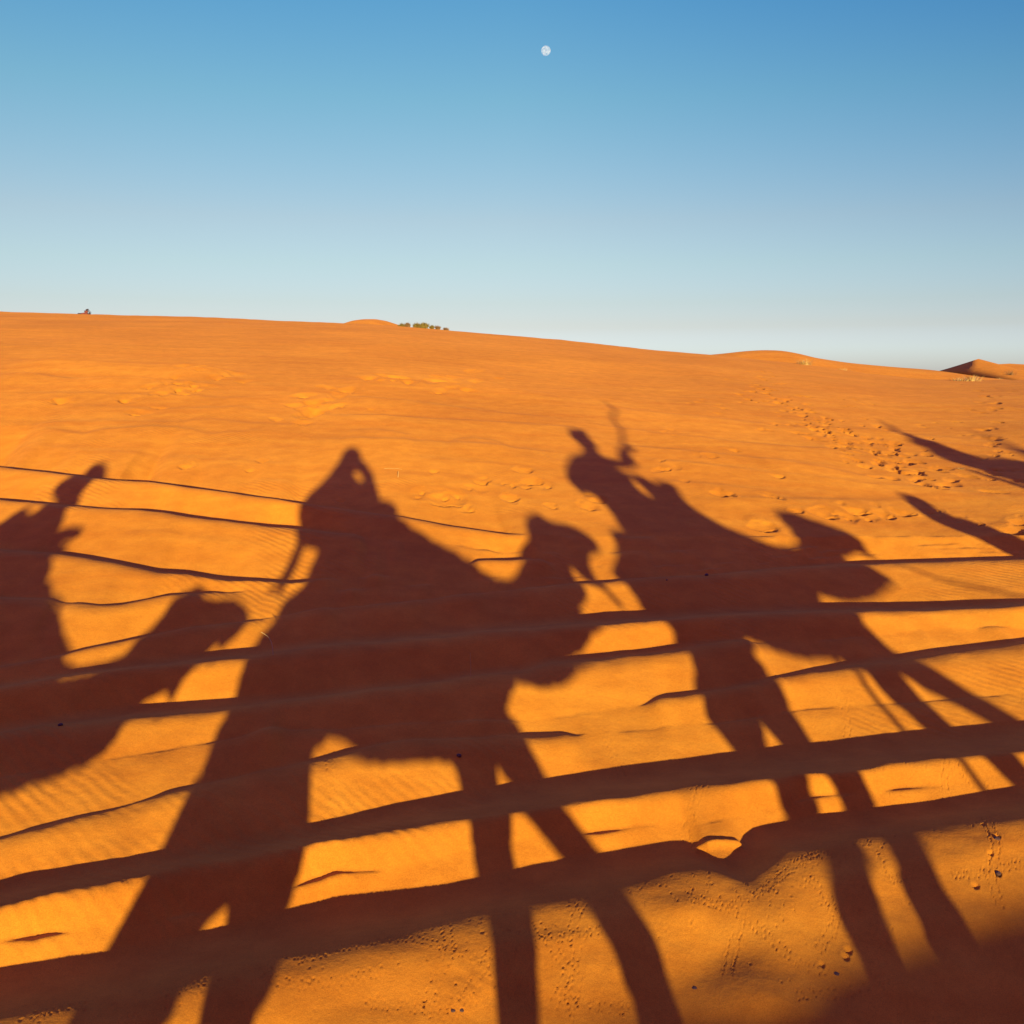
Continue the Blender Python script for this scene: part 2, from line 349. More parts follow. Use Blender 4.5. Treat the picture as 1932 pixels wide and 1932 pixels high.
def stamp(w,v,rw,rv,depth,rot=0,rim=.10,skew=.6):
    """press a print into the sheet: steep near lip, sloping far wall, low rim"""
    i0=np.searchsorted(VV,v-rv*2.4); i1=np.searchsorted(VV,v+rv*2.4)
    if i1-i0<2: return
    s=WV[(i0+i1)//2]
    j0=len(ul)+int((( (w-rw*2.6)/s)-ui[0])/(ui[1]-ui[0])); j1=len(ul)+int(((w+rw*2.6)/s-ui[0])/(ui[1]-ui[0]))+2
    j0=max(j0,len(ul)); j1=min(j1,len(ul)+len(ui))
    if j1-j0<2: return
    dw=Wg[i0:i1,j0:j1]-w; dv=Vg[i0:i1,j0:j1]-v
    c,s_=math.cos(rot),math.sin(rot)
    a=(dw*c+dv*s_)/rw; b=(-dw*s_+dv*c)/rv
    b2=b+skew*(1-np.clip(a*a+b*b,0,1))
    r=np.sqrt(a*a+b2*b2)*(1+.55*vnoise(np.arctan2(b2,a)*.9+w*7,np.full(a.shape,v*5.3),4)*(np.minimum(rw,rv)>.03)*np.clip(1.5-np.abs(np.arctan2(b2,a))/3.2,0,1)+.5*vnoise(a*1.3+w*9,b*1.3+v*9,6)*(min(rw,rv)>.03))
    h=-np.clip(1-r**2,0,1)**1.25+rim*np.exp(-((r-1.15)/.28)**2)
    Zg[i0:i1,j0:j1]+=depth*h
def px_wv(px,py):
    x,y,z=hit(np.atleast_1d(float(px)),np.atleast_1d(float(py)),ground_xy,2.0,60,1200); w,v=to_wv(x,y); return float(w[0]),float(v[0]),float(z[0])
# traced prints: px,py,half width (m),half length,depth
PR=[(735,944,.0,.0,0)]
for px,py,k in [(905,912,1),(912,915,.7),(985,890,1.1),(1005,910,1.25),(840,945,1.6),(962,940,1.1),(885,962,.8),(1040,955,.7),(1105,955,1),(1125,942,1.2),(990,920,.7),(820,893,.7),(1380,852,.9),(1255,888,.7),(1340,864,.9),
    (1440,995,1.2),(1555,970,1.4),(1612,962,1.5),(1700,968,1.2),(1650,900,1),(1775,915,1),(1720,890,1.3),(1680,885,1),(1790,905,.9),(1925,985,1.2),(1365,932,1.3),(1450,938,1.0),(1465,900,.8),(1500,965,.8),(1905,1000,1.4),(1630,880,.9),(640,945,.6),(350,880,1),(470,890,.6),(495,872,.7),(520,790,1),(300,770,1),(120,757,1.6),(700,775,.7)]:
    w,v,z=px_wv(px,py); rt=rs.uniform(-.4,.4); stamp(w,v,.105*k,.15*k,.026*k,rt); stamp(w+.02*k,v-.09*k,.07*k,.030*k,.022*k,rt,.2,.2)
# the trodden path over the shoulder of the dune
def trail(pl,n,spread,size=(.7,1.2),depth=.05):
    pl=np.array(pl,float); t=np.linspace(0,1,len(pl))
    for i in range(n):
        q=rs.rand()**1.35; px=np.interp(q,t,pl[:,0])+rs.normal()*spread*np.interp(q,[0,1],[.5,1]); py=np.interp(q,t,pl[:,1])+rs.normal()*spread*.35
        if py<700: continue
        w,v,z=px_wv(px,py)
        if v>45: continue
        k=rs.uniform(*size)
        rt=rs.uniform(-.6,.6)
        stamp(w,v,.11*k,.20*k,.34*depth*k,rt,.05,.3)
        if rs.rand()<.7: stamp(w+rs.uniform(-.04,.04),v-.07*k,.040*k,.060*k,.55*depth*k,rt,.2,.2)
trail([(1425,700),(1440,730),(1490,760),(1520,790),(1560,820),(1600,842),(1660,860),(1720,885),(1790,915)],110,30,(.5,1.0),.08)
trail([(1870,735),(1860,770),(1850,800),(1880,850),(1900,900)],30,22,(.7,1.1),.055)
trail([(1300,755),(1380,770),(1440,800),(1530,820)],12,14,(.7,1),.05)
trail([(250,775),(420,700),(520,702)],28,38,(.9,1.7),.05)
trail([(560,790),(700,715),(860,712),(900,740)],42,34,(1,1.8),.07)
trail([(1560,980),(1700,965),(1900,985)],14,18,(.6,1),.04)
trail([(750,935),(900,920),(1080,915)],12,16,(.6,1),.035)
trail([(1600,745),(1700,790),(1780,830)],10,30,(.5,.9),.05)
trail([(1420,730),(1560,800),(1700,860)],110,44,(.4,.85),.085)
trail([(1640,720),(1760,720),(1932,735)],14,12,(.6,1),.05)
trail([(1250,800),(1300,860),(1240,900)],8,20,(.5,.8),.05)
trail([(1780,800),(1900,860),(1932,930)],16,30,(.4,.8),.06)
# beetle and lizard tracks: long chains of tiny pits
def track(pl,step=.022,gauge=.035,size=.0065,depth=.0045,wob=.01):
    P=[]
    for px,py in pl:
        w,v,z=px_wv(px,py); P.append((w,v))
    P=np.array(P); d=np.r_[0,np.cumsum(np.hypot(*np.diff(P,axis=0).T))]; n=int(d[-1]/step)
    for i in range(n):
        q=i*step; w=np.interp(q,d,P[:,0]); v=np.interp(q,d,P[:,1]); w2=np.interp(q+.01,d,P[:,0]); v2_=np.interp(q+.01,d,P[:,1])
        th=math.atan2(v2_-v,w2-w); 
        for s in (-1,1):
            g=gauge*s*.5+rs.normal()*wob*.25; off=rs.normal()*step*.2+(step*.4 if s>0 else 0)
            ww=w-math.sin(th)*g+math.cos(th)*off; vv_=v+math.cos(th)*g+math.sin(th)*off
            stamp(ww,vv_,size*rs.uniform(.7,1.3),size*rs.uniform(.7,1.3),depth*rs.uniform(.6,1.3),rs.uniform(-1,1),.35,.3)
TR=[[(620,1430),(625,1480),(610,1530),(640,1560)],[(600,1560),(690,1480),(760,1460)],[(720,1830),(650,1850),(560,1860),(500,1845)],
 [(560,1815),(640,1790),(760,1770),(850,1790),(930,1820)],[(840,1740),(850,1800),(820,1860),(800,1932)],[(930,1790),(900,1850),(870,1900),(840,1932)],[(700,1890),(800,1905),(930,1880)],
 [(1010,1735),(1050,1800),(1090,1850),(1070,1932)],[(1100,1700),(1080,1740),(1090,1800),(1060,1860),(1090,1920)],[(1010,1780),(1090,1760),(1150,1750)],[(1040,1880),(1110,1900),(1200,1910)],
 [(1330,1470),(1310,1520),(1290,1570),(1300,1600)],[(1300,1700),(1380,1710),(1440,1680),(1500,1630),(1560,1600)],[(1300,1680),(1330,1700),(1400,1720)],[(1400,1720),(1380,1800),(1370,1860)],[(1420,1740),(1480,1800),(1520,1830),(1580,1840)],
 [(1520,1650),(1560,1690),(1580,1740),(1540,1800)],[(1640,1455),(1660,1480),(1680,1510)],[(1790,1435),(1780,1470),(1785,1500)],[(1800,1440),(1830,1470),(1850,1490)],
 [(1860,1540),(1880,1600),(1870,1660),(1890,1720)],[(1790,1650),(1850,1650),(1932,1630)],[(1680,1660),(1710,1650),(1730,1645)],[(230,1700),(120,1720),(0,1750)],[(180,1690),(240,1680),(294,1652)],[(400,1500),(360,1550),(330,1590)],
 [(60,1915),(130,1900),(190,1890)],[(340,1870),(370,1860),(395,1850)],[(1500,1900),(1580,1880),(1680,1840)],[(1140,1380),(1160,1430),(1180,1470)],[(1590,1320),(1600,1370),(1595,1410)]]
for t in TR: track(t)
for k in range(350):    # stray pits near the crests and in the nearest strip
    w=rs.uniform(-1.9,2.6); vl=np.interp(w,WG,KN[0][1]); v=vl-abs(rs.normal())*.35
    if v>3.1: stamp(w,v,.006*rs.uniform(.6,1.6),.007*rs.uniform(.6,1.6),.004*rs.uniform(.5,1.3),rs.uniform(-1,1),.35,.3)
for bi in (0,2,6):
    for k in range(90):
        w=rs.uniform(-3,3.5); vl=np.interp(w,WG,KN[bi][1]); v=vl-abs(rs.normal())*.10
        stamp(w,v,.007*rs.uniform(.6,1.6),.009*rs.uniform(.6,1.6),.003*rs.uniform(.5,1.3),rs.uniform(-1,1),.4,.3)
# hoof marks and dug-out spots, bottom right; round mound at the bottom
for px,py,k in [(1880,1580,.2),(1882,1650,.2),(1868,1612,.17),(1855,1555,.15),(1840,1672,.2),(1595,1808,.2),(1600,1795,.2),(1550,1823,.15)]:
    w,v,z=px_wv(px,py); stamp(w,v,.09*k,.11*k,.08*k,0,.1)
for px,py,r,h in [(1440,1925,.20,.075),(1300,1720,.10,.02)]:
    w,v,z=px_wv(px,py); dd=((Wg-w)**2+(Vg-v)**2); Zg+=h*np.exp(-dd/(r*r))*(dd<9*r*r)
def ledge(pl,h,fall=.16,rise=.7):
    # low drifted ledge: long rise, short fall on the side away from the sun
    P_=np.array([px_wv(a,b)[:2] for a,b in pl]); P_=P_[np.argsort(P_[:,0])]; vm=P_[:,1].mean(); k=vm/12
    i0=np.searchsorted(VV,P_[:,1].min()-2.5*rise*k); i1=np.searchsorted(VV,P_[:,1].max()+2.5*fall*k+.2)
    W_=Wg[i0:i1]; d=Vg[i0:i1]-np.interp(W_,P_[:,0],P_[:,1])-.05*k*vnoise(W_*3,W_*0+vm,8)
    L_=P_[-1,0]-P_[0,0]; e=np.clip(np.minimum(W_-P_[0,0],P_[-1,0]-W_)/(.22*L_),0,1); e=e*e*(3-2*e)*(1+.9*vnoise(W_*.9,W_*0+vm*3,9))
    Zg[i0:i1]+=h*k**.5*e*np.where(d>0,np.exp(-(d/(fall*k))**2),np.exp(-(d/(rise*k))**2))
for pl,h in [([(-40,711),(60,714),(130,722),(260,724),(340,728),(440,732)],.05),([(-40,800),(110,797),(200,796),(300,798),(420,797),(470,803),(640,806)],.022),([(40,818),(150,824),(200,815),(330,812),(390,824),(430,822),(540,812)],.022),
   ([(604,716),(679,721),(689,727),(716,721),(816,725),(929,733),(1087,751)],.035),([(600,742),(629,764),(655,755),(716,758),(829,768),(929,780),(1087,795)],.026),([(560,786),(716,790),(816,798),(929,802),(1087,812),(1160,820)],.024),
   ([(640,824),(670,820),(704,818),(741,823),(790,834)],.016),([(560,832),(716,838),(816,842),(929,850),(1087,860)],.02),([(840,842),(870,836),(892,834),(929,838),(975,850)],.016),
   ([(1100,800),(1177,813),(1275,825),(1396,840),(1528,848),(1685,856)],.022),([(1100,836),(1177,844),(1411,868),(1528,884),(1724,915),(1932,942),(2000,950)],.020),([(1150,862),(1372,887),(1646,919),(1763,926),(1932,950),(2000,958)],.016),([(1411,872),(1500,876),(1600,884)],.014),
   ([(1090,766),(1200,778),(1350,790),(1500,806),(1650,812),(1900,830)],.022),([(1200,905),(1400,925),(1500,930)],.012),([(1280,947),(1400,946),(1529,947),(1716,948),(1800,950)],.014),([(1600,800),(1750,835),(1932,850)],.016),([(1700,760),(1850,765),(1980,775)],.03),
   ([(0,745),(200,748),(420,755),(560,752)],.020),([(100,770),(300,775),(520,772)],.018),([(-40,852),(120,850),(200,856),(330,862)],.012),([(250,860),(400,872),(560,885)],.010),([(200,965),(350,960),(480,966)],.008),([(180,1020),(300,1012),(420,1030),(520,1035)],.008),
   ([(0,684),(150,690),(300,697),(480,708)],.07),([(700,900),(850,905),(1000,925)],.008),([(760,870),(900,880),(1060,895)],.010),([(430,925),(500,915),(560,925)],.007)]:
    ledge(pl,h*1.25)
def welt(pl,h,wd):
    P_=np.array([px_wv(a,b)[:2] for a,b in pl]); i0=np.searchsorted(VV,P_[:,1].min()-.3); i1=np.searchsorted(VV,P_[:,1].max()+.3)
    W_=Wg[i0:i1];V_=Vg[i0:i1]; dm=np.full(W_.shape,9.)
    for (a,b),(c,d) in zip(P_[:-1],P_[1:]):
        L2_=(c-a)**2+(d-b)**2; t=np.clip(((W_-a)*(c-a)+(V_-b)*(d-b))/L2_,0,1); dm=np.minimum(dm,np.hypot(W_-a-t*(c-a),V_-b-t*(d-b)))
    Zg[i0:i1]+=h*np.exp(-(dm/wd)**2)
welt([(1318,1604),(1335,1596),(1360,1592),(1392,1594)],.022,.022)
Xg,Yg=to_xy(Wg,Vg)
me=mesh_np('ground',np.stack([Xg,Yg,Zg],-1).reshape(-1,3),grid_faces(*Wg.shape))
ground=link('ground',me,SAND); tag(ground,'rippled orange dune slope with long dark ridges and tracks',kind='structure')
def gz(x,y):
    return float(ground_xy(np.array([x]),np.array([y]))[0])
# ---------- far dunes ----------
def pxd(px,py,d):
    x,y,z=ray(px,py); return (float(x)*d/float(y),d,float(z)*d/float(y))
def loft(rows):
    n=len(rows[0]); V=[p for r in rows for p in r]; return mesh_np('dune',V,grid_faces(len(rows),n))
def dense(pl,n=60):
    pl=np.array(pl,float); x=np.linspace(pl[0,0],pl[-1,0],n); y=np.interp(x,pl[:,0],pl[:,1]); return list(zip(x,_smooth(y,5)))
def ridge_dune(pl,d,front,back,zb,label,n=70):
    top=[pxd(a,b,d) for a,b in dense(pl,n)]; rows=[]
    for q in np.linspace(0,1,26):     # front flank rising to the crest
        s=q*q*(3-2*q)*.35+q*.65; rows.append([(x*(1-.0*q),y-front*(1-q)+.6*math.sin(x*.4),zb+(z-zb)*(1-(1-q)**1.6)) for x,y,z in top])
    for q in np.linspace(.1,1,8): rows.append([(x,y+back*q,z+(zb-z)*q) for x,y,z in top])
    o=link('dune',loft(rows),SAND); tag(o,label,kind='structure'); return o
ridge_dune([(1270,680),(1320,671),(1358,668),(1400,663),(1438,660.5),(1470,661),(1500,666),(1526,673),(1600,684),(1680,692),(1740,697),(1772,701.5),(1790,705),(1830,711),(1900,717),(1990,724)],62,20,30,-3.5,'low bright dune crest behind the right shoulder of the slope')
ridge_dune([(630,618),(655,610),(672,605),(690,603),(712,603),(730,606),(752,613),(790,622)],150,30,60,2,'small pale dune tip rising behind the skyline left of the shrubs')
def slip_dune():
    peak=np.array(pxd(1837,680,139)); nrm=np.array([-.52,.09,.85])
    def onface(px,py):
        r_=np.array([float(q) for q in ray(px,py)]); t=nrm.dot(peak)/nrm.dot(r_); return tuple(r_*t)
    cur=[(1786,707),(1800,705.5),(1812,704.5),(1822,701),(1829,696),(1834,690),(1834.5,685),(1837,680)]
    top=[onface(a,b) for a,b in cur]+[pxd(a,b,140) for a,b in [(1846,677),(1854,679),(1862,683),(1872,686),(1885,687),(1905,686),(1932,687.5),(1970,690),(2050,700)]]
    zb=-1.5; rows=[]
    for q in np.linspace(0,1,16): rows.append([(x,y-26*(1-q),zb+(z-zb)*q**.8) for x,y,z in top])
    V=[p for r in rows for p in r]; Fq=list(map(tuple,grid_faces(len(rows),len(top))))
    n=len(top); base0=(len(rows)-1)*n; k=8
    # shaded slip face, one steep plane between the crest and its far edge
    far=[onface(a,b) for a,b in [(1766,709),(1769,706),(1772,701.5),(1785,697),(1800,692.2),(1815,687.3),(1826,683.6),(1836.5,680.1)]]
    b0=len(V); V+=far
    for i in range(k-1): Fq.append((base0+i,base0+i+1,b0+i+1,b0+i))
    # back
    edge=far[2:]+top[8:]; b1=len(V); V+=edge; b2=len(V); V+=[(x+2,y+40,zb) for x,y,z in edge]
    for i in range(len(edge)-1): Fq.append((b1+i,b1+i+1,b2+i+1,b2+i))
    me=mesh_np('dune',V,Fq,False); o=link('dune',me,SAND); tag(o,'far dune peak with a dark shaded slip face at the right edge',kind='structure')
slip_dune()
# ---------- moon ----------
def moon():
    d=4000; x,y,z=ray(1030,95.5); n=math.sqrt(x*x+y*y+z*z); r=d*.5*23.3/1930*.7547*math.cos(math.atan(870/1930))
    bm=bmesh.new(); bmesh.ops.create_uvsphere(bm,u_segments=48,v_segments=24,radius=r); me=bpy.data.meshes.new('moon'); bm.to_mesh(me); bm.free()
    for p in me.polygons: p.use_smooth=True
    m=bpy.data.materials.new('moon_rock'); m.use_nodes=True; nn=m.node_tree; nn.nodes.clear()
    out=nn.nodes.new('ShaderNodeOutputMaterial'); add=nn.nodes.new('ShaderNodeAddShader'); df=nn.nodes.new('ShaderNodeBsdfDiffuse'); tr=nn.nodes.new('ShaderNodeBsdfTransparent')
    tc=nn.nodes.new('ShaderNodeTexCoord'); t=nn.nodes.new('ShaderNodeTexNoise'); t.inputs['Scale'].default_value=.16; t.inputs['Detail'].default_value=3
    rr=nn.nodes.new('ShaderNodeValToRGB'); rr.color_ramp.elements[0].color=(.055,.045,.03,1); rr.color_ramp.elements[1].color=(.19,.16,.11,1); rr.color_ramp.elements[0].position=.4; rr.color_ramp.elements[1].position=.62
    nn.links.new(tc.outputs['Object'],t.inputs[0]); nn.links.new(t.outputs[0],rr.inputs[0]); nn.links.new(rr.outputs[0],df.inputs[0]); df.inputs[1].default_value=1
    nn.links.new(df.outputs[0],add.inputs[0]); nn.links.new(tr.outputs[0],add.inputs[1]); nn.links.new(add.outputs[0],out.inputs[0])
    o=link('moon',me,m); o.location=(x/n*d,y/n*d,z/n*d); tag(o,'pale nearly full moon high in the blue sky','moon')
moon()
# ---------- plants ----------
M_SHRUB=plain('shrub_leaf',(.16,.11,.012),(.27,.18,.02),8)
M_SHRUB_D=plain('shrub_dry',(.18,.09,.025),(.28,.15,.04),8)
M_WOOD=plain('dry_wood',(.08,.05,.03),(.14,.09,.05),20)
M_STRAW=plain('straw',(.52,.31,.07),(.68,.44,.12),14)
def blades(bm,base_pt,h,n,spread,width,lean=.5,rnd=rs,curl=.3):
    for i in range(n):
        a=rnd.uniform(0,2*math.pi); l=rnd.uniform(.1,lean); hh=h*rnd.uniform(.5,1)
        p=np.array(base_pt)+np.array([math.cos(a),math.sin(a),0])*rnd.uniform(0,spread)
        d=np.array([math.cos(a)*l,math.sin(a)*l,1]); d/=np.linalg.norm(d); s=np.array([-math.sin(a),math.cos(a),0])*width
        vs_=[]
        for k in range(4):
            q=k/3; c=p+d*hh*q+np.array([math.cos(a),math.sin(a),-.5])*curl*hh*q*q; ww=s*(1-q*.9)
            vs_.append((bm.verts.new(c-ww),bm.verts.new(c+ww)))
        for k in range(3): bm.faces.new((vs_[k][0],vs_[k][1],vs_[k+1][1],vs_[k+1][0]))
def bm_obj(name,bm,mat,parent=None):
    me=bpy.data.meshes.new(name); bm.to_mesh(me); bm.free(); return link(name,me,mat,parent)
def crest_point(px):
    """ground point on the skyline of the slope in a given direction"""
    x,y,z=ray(px,700); u=float(x/y); ys=np.linspace(20,60,400); g=ground_xy(u*ys,ys); i=int(np.argmax(g/ys)); return u*ys[i],float(ys[i]),float(g[i])
def shrub(px,wpx,hpx,label,mat,dy=0.0):
    x,y,z=crest_point(px); y+=dy; sc=y/1930*1.03; w=wpx*sc; h=hpx*sc*.72; z=gz(x,y)-.05
    root=bpy.data.objects.new('desert_shrub',None); C.objects.link(root); root.location=(x,y,z); tag(root,label,'shrub','shrubs growing on the skyline')
    bm=bmesh.new()
    for i in range(9):
        a=rs.uniform(0,6.28); q=rs.uniform(.2,.9); tip=Vector((math.cos(a)*w*.45*q,math.sin(a)*w*.3*q,h*rs.uniform(.5,.85))); side=Vector((-tip.y,tip.x,0)).normalized()*.012+Vector((.004,0,0))
        b=[bm.verts.new(Vector((0,0,0))+side*s) for s in (-1,1)]; t=[bm.verts.new(tip+side*s*.4) for s in (1,-1)]
        bm.faces.new((b[0],b[1],t[0],t[1]))
        b=[bm.verts.new(Vector((0,0,0))+Vector((0,.012*s,0))) for s in (-1,1)]; bm.faces.new((b[0],b[1],bm.verts.new(tip)))
    bm_obj('stem',bm,M_WOOD,root)
    bm=bmesh.new(); clumps=[(rs.uniform(-.45,.45)*w,rs.uniform(-.25,.25)*w,h*rs.uniform(.05,.72)) for k in range(max(6,int(wpx/1.5)))]
    for cx,cy,cz in clumps:
        cz*=1-(abs(cx)/w*1.3)**2*.8
        for k in range(150):
            p=Vector((cx+rs.normal()*w*.045,cy+rs.normal()*w*.07,max(.01,min(cz+rs.normal()*h*.12,h*(1-(2*abs(cx)/w)**2*.75))))); d=Vector((rs.normal()*.6,rs.normal()*.6,1.0)).normalized(); s=d.cross(Vector((rs.normal(),rs.normal(),rs.normal()))).normalized(); L_=.10*rs.uniform(.3,1.6); wd_=.008
            bm.faces.new((bm.verts.new(p-s*wd_),bm.verts.new(p+s*wd_),bm.verts.new(p+d*L_)))
    bm_obj('foliage',bm,mat,root)
shrub(795,27,15,'largest green shrub on the skyline with spiky top',M_SHRUB)
shrub(770,11,9,'low brownish shrub just left of the largest shrub on the skyline',M_SHRUB_D)
shrub(760,10,7,'thin flat shrub at the left end of the skyline shrubs',M_SHRUB)
shrub(816,8,8,'small rounded shrub touching the right side of the largest shrub',M_SHRUB)
shrub(826,7,9,'small upright shrub standing just right of the main shrub clump',M_SHRUB_D)
shrub(842,5,5,'tiny sprig shrub at the right end of the skyline shrubs',M_SHRUB_D)
def tuft(px,py,h,n,spread,label,width=.005,mat=M_STRAW,d=None,lean=.7):
    h*=.8; n=int(n*.7)
    if d: x,y,z=pxd(px,py,d)
    else:
        X,Y,Z=hit(np.array([float(px)]),np.array([float(py)]),ground_xy,2,60,1200); x,y,z=float(X[0]),float(Y[0]),float(Z[0])
    bm=bmesh.new(); blades(bm,(0,0,-.02),h,n,spread,width,lean)
    o=bm_obj('grass_tuft',bm,mat); o.location=(x,y,z); tag(o,label,'grass tuft','dry grass tufts on the dunes')
tuft(1474,681,.30,140,.28,'pale dry grass tuft left of the pair below the rounded bright crest',.006)
tuft(1488,684,.26,90,.18,'short pale grass tuft in the middle below the rounded bright crest',.006)
tuft(1517,691,.42,260,.22,'bushiest yellow grass tuft with a dark base below the rounded crest',.007)
tuft(1503,687,.26,110,.2,'flat dark based grass tuft just left of the bushiest yellow tuft',.006,M_SHRUB_D)
tuft(1590,700,.22,80,.25,'faint low grass tuft on the right shoulder',.006)
tuft(1745,713,.30,80,.25,'sparse grass tuft left below the dark slip face',.006)
tuft(1812,719,.26,120,.3,'flat straw tuft below the dark slip face',.007)
tuft(1834,719,.34,200,.3,'thick yellow tuft with dark foot below the far dune peak',.007)
tuft(1886,716,.24,80,.2,'small straw tuft right of the far dune peak',.006)
tuft(1906,707,.5,120,.4,'upright twiggy tuft near the right edge under the skyline',.008,M_SHRUB_D,60)
tuft(1812,868+16,.08,60,.05,'bleached twig cluster right of the upper guide shadow',.0025,M_STRAW,None,1.4)
# heap on the skyline, far left
def heap():
    x,y,z=crest_point(167); root=bpy.data.objects.new('brushwood_heap',None); C.objects.link(root); root.location=(x,y,z); tag(root,'dark reddish brushwood heap lying on the skyline at far left','brushwood')
    md=plain('burnt_wood',(.03,.015,.012),(.07,.03,.02),30); mr=plain('red_bark',(.24,.05,.03),(.34,.09,.05),20)
    for nm,mt,n,x0,x1,hh in (('bark',mr,60,-.13,.09,.10),('branch',md,46,-.26,.20,.17)):
        bm=bmesh.new()
        for i in range(n):
            cx=rs.uniform(x0,x1); top=.03+hh*math.exp(-((cx-.07)/.10)**2); cz=rs.uniform(.0,top) if nm=='bark' else rs.uniform(.6*top,top) if rs.rand()<.6 else rs.uniform(0,.03)
            l=rs.uniform(.04,.12); a=rs.uniform(-.5,.9); d=Vector((math.cos(a),rs.uniform(-.5,.5),math.sin(a)*.5)).normalized()*l; c=Vector((cx,rs.uniform(-.06,.06),cz))
            mtx=Matrix.Translation(c)@d.to_track_quat('Z','Y').to_matrix().to_4x4()
            bmesh.ops.create_cone(bm,segments=5,radius1=.014,radius2=.009,depth=l,matrix=mtx,cap_ends=True)
        bm_obj(nm,bm,mt,root)
heap()
# single stalks and straws on the near slope
def stalk(px,py,pts,label,r=.0022):
    X,Y,Z=hit(np.array([float(px)]),np.array([float(py)]),ground_xy,2,60,1200)
    cu=bpy.data.curves.new('grass_stalk','CURVE'); cu.dimensions='3D'; cu.bevel_depth=r; cu.bevel_resolution=1; sp=cu.splines.new('NURBS'); sp.points.add(len(pts)-1)
    for i,p in enumerate(pts): sp.points[i].co=(*p,1); sp.points[i].radius=1-.6*i/len(pts)
    sp.use_endpoint_u=True; sp.order_u=3
    tmp=bpy.data.objects.new('tmp',cu); me=bpy.data.meshes.new_from_object(tmp); bpy.data.objects.remove(tmp)
    o=link('grass_stalk',me,M_STRAW); o.location=(float(X[0]),float(Y[0]),float(Z[0])); tag(o,label,'grass stalk')
stalk(515,1233,[(0,0,-.01),(.0,0,.05),(-.02,.01,.10),(-.06,.02,.13),(-.08,.02,.14)],'curved pale grass stalk beside the middle camel rump shadow',.0032)
stalk(888,1275,[(0,0,-.01),(.002,0,.06),(-.003,.01,.12),(-.002,.01,.15)],'upright thin grass stalk inside the middle camel shadow',.0014)
stalk(751,905,[(0,0,-.01),(.0,0,.05),(.004,.01,.09)],'short white straw right of the middle rider shadow',.004)
stalk(738,888,[(-.12,0,.01),(-.05,.02,.03),(.03,0,.02),(.08,-.02,.03),(.12,.02,.01)],'curled pale straw lying right of the middle rider shadow',.0022)
stalk(815,900,[(-.10,0,.01),(-.03,.03,.03),(.05,.0,.015),(.08,-.03,.0),(.12,.03,.01)],'curled pale straw lying above the footprints at centre',.0022)
# pebbles and droppings
M_STONE=plain('dark_stone',(.07,.028,.012),(.12,.05,.02),60)
def pebble(px,py,r,label):
    X,Y,Z=hit(np.array([float(px)]),np.array([float(py)]),ground_xy,2,60,1200)
    bm=bmesh.new(); bmesh.ops.create_icosphere(bm,subdivisions=2,radius=r)
    for v in bm.verts: v.co=Vector((v.co.x*1.3,v.co.y,v.co.z*.75))*(1+.25*float(vnoise(v.co.x/r*1.3+px,v.co.y/r*1.3+py,2)))
    o=bm_obj('pebble',bm,M_STONE); o.location=(float(X[0]),float(Y[0]),float(Z[0])+r*.4); o.rotation_euler[2]=px; tag(o,label,'pebble','dark pebbles scattered on the sand')
for px,py,r,l in [(1333,1086,.016,'black pebble in the front camel shadow below its saddle'),(1258,1095,.008,'tiny pebble left of the black pebble in the front camel shadow'),(866,1427,.013,'oval pebble in the middle camel belly shadow'),(114,1369,.012,'small dark pebble on the ridge in the left camel shadow'),(1310,1868,.012,'black pebble near the bottom right of the front leg shadow'),
   (855,1910,.010,'left pebble of the pair near the bottom edge'),(870,1909,.010,'right pebble of the pair near the bottom edge'),(1881,1585,.014,'black pebble highest in the row near the right edge'),(1883,1650,.014,'black pebble lowest in the row near the right edge'),(1577,1840,.012,'dark pebble beside the front camel hind leg shadow')]:
    pebble(px,py,r,l)
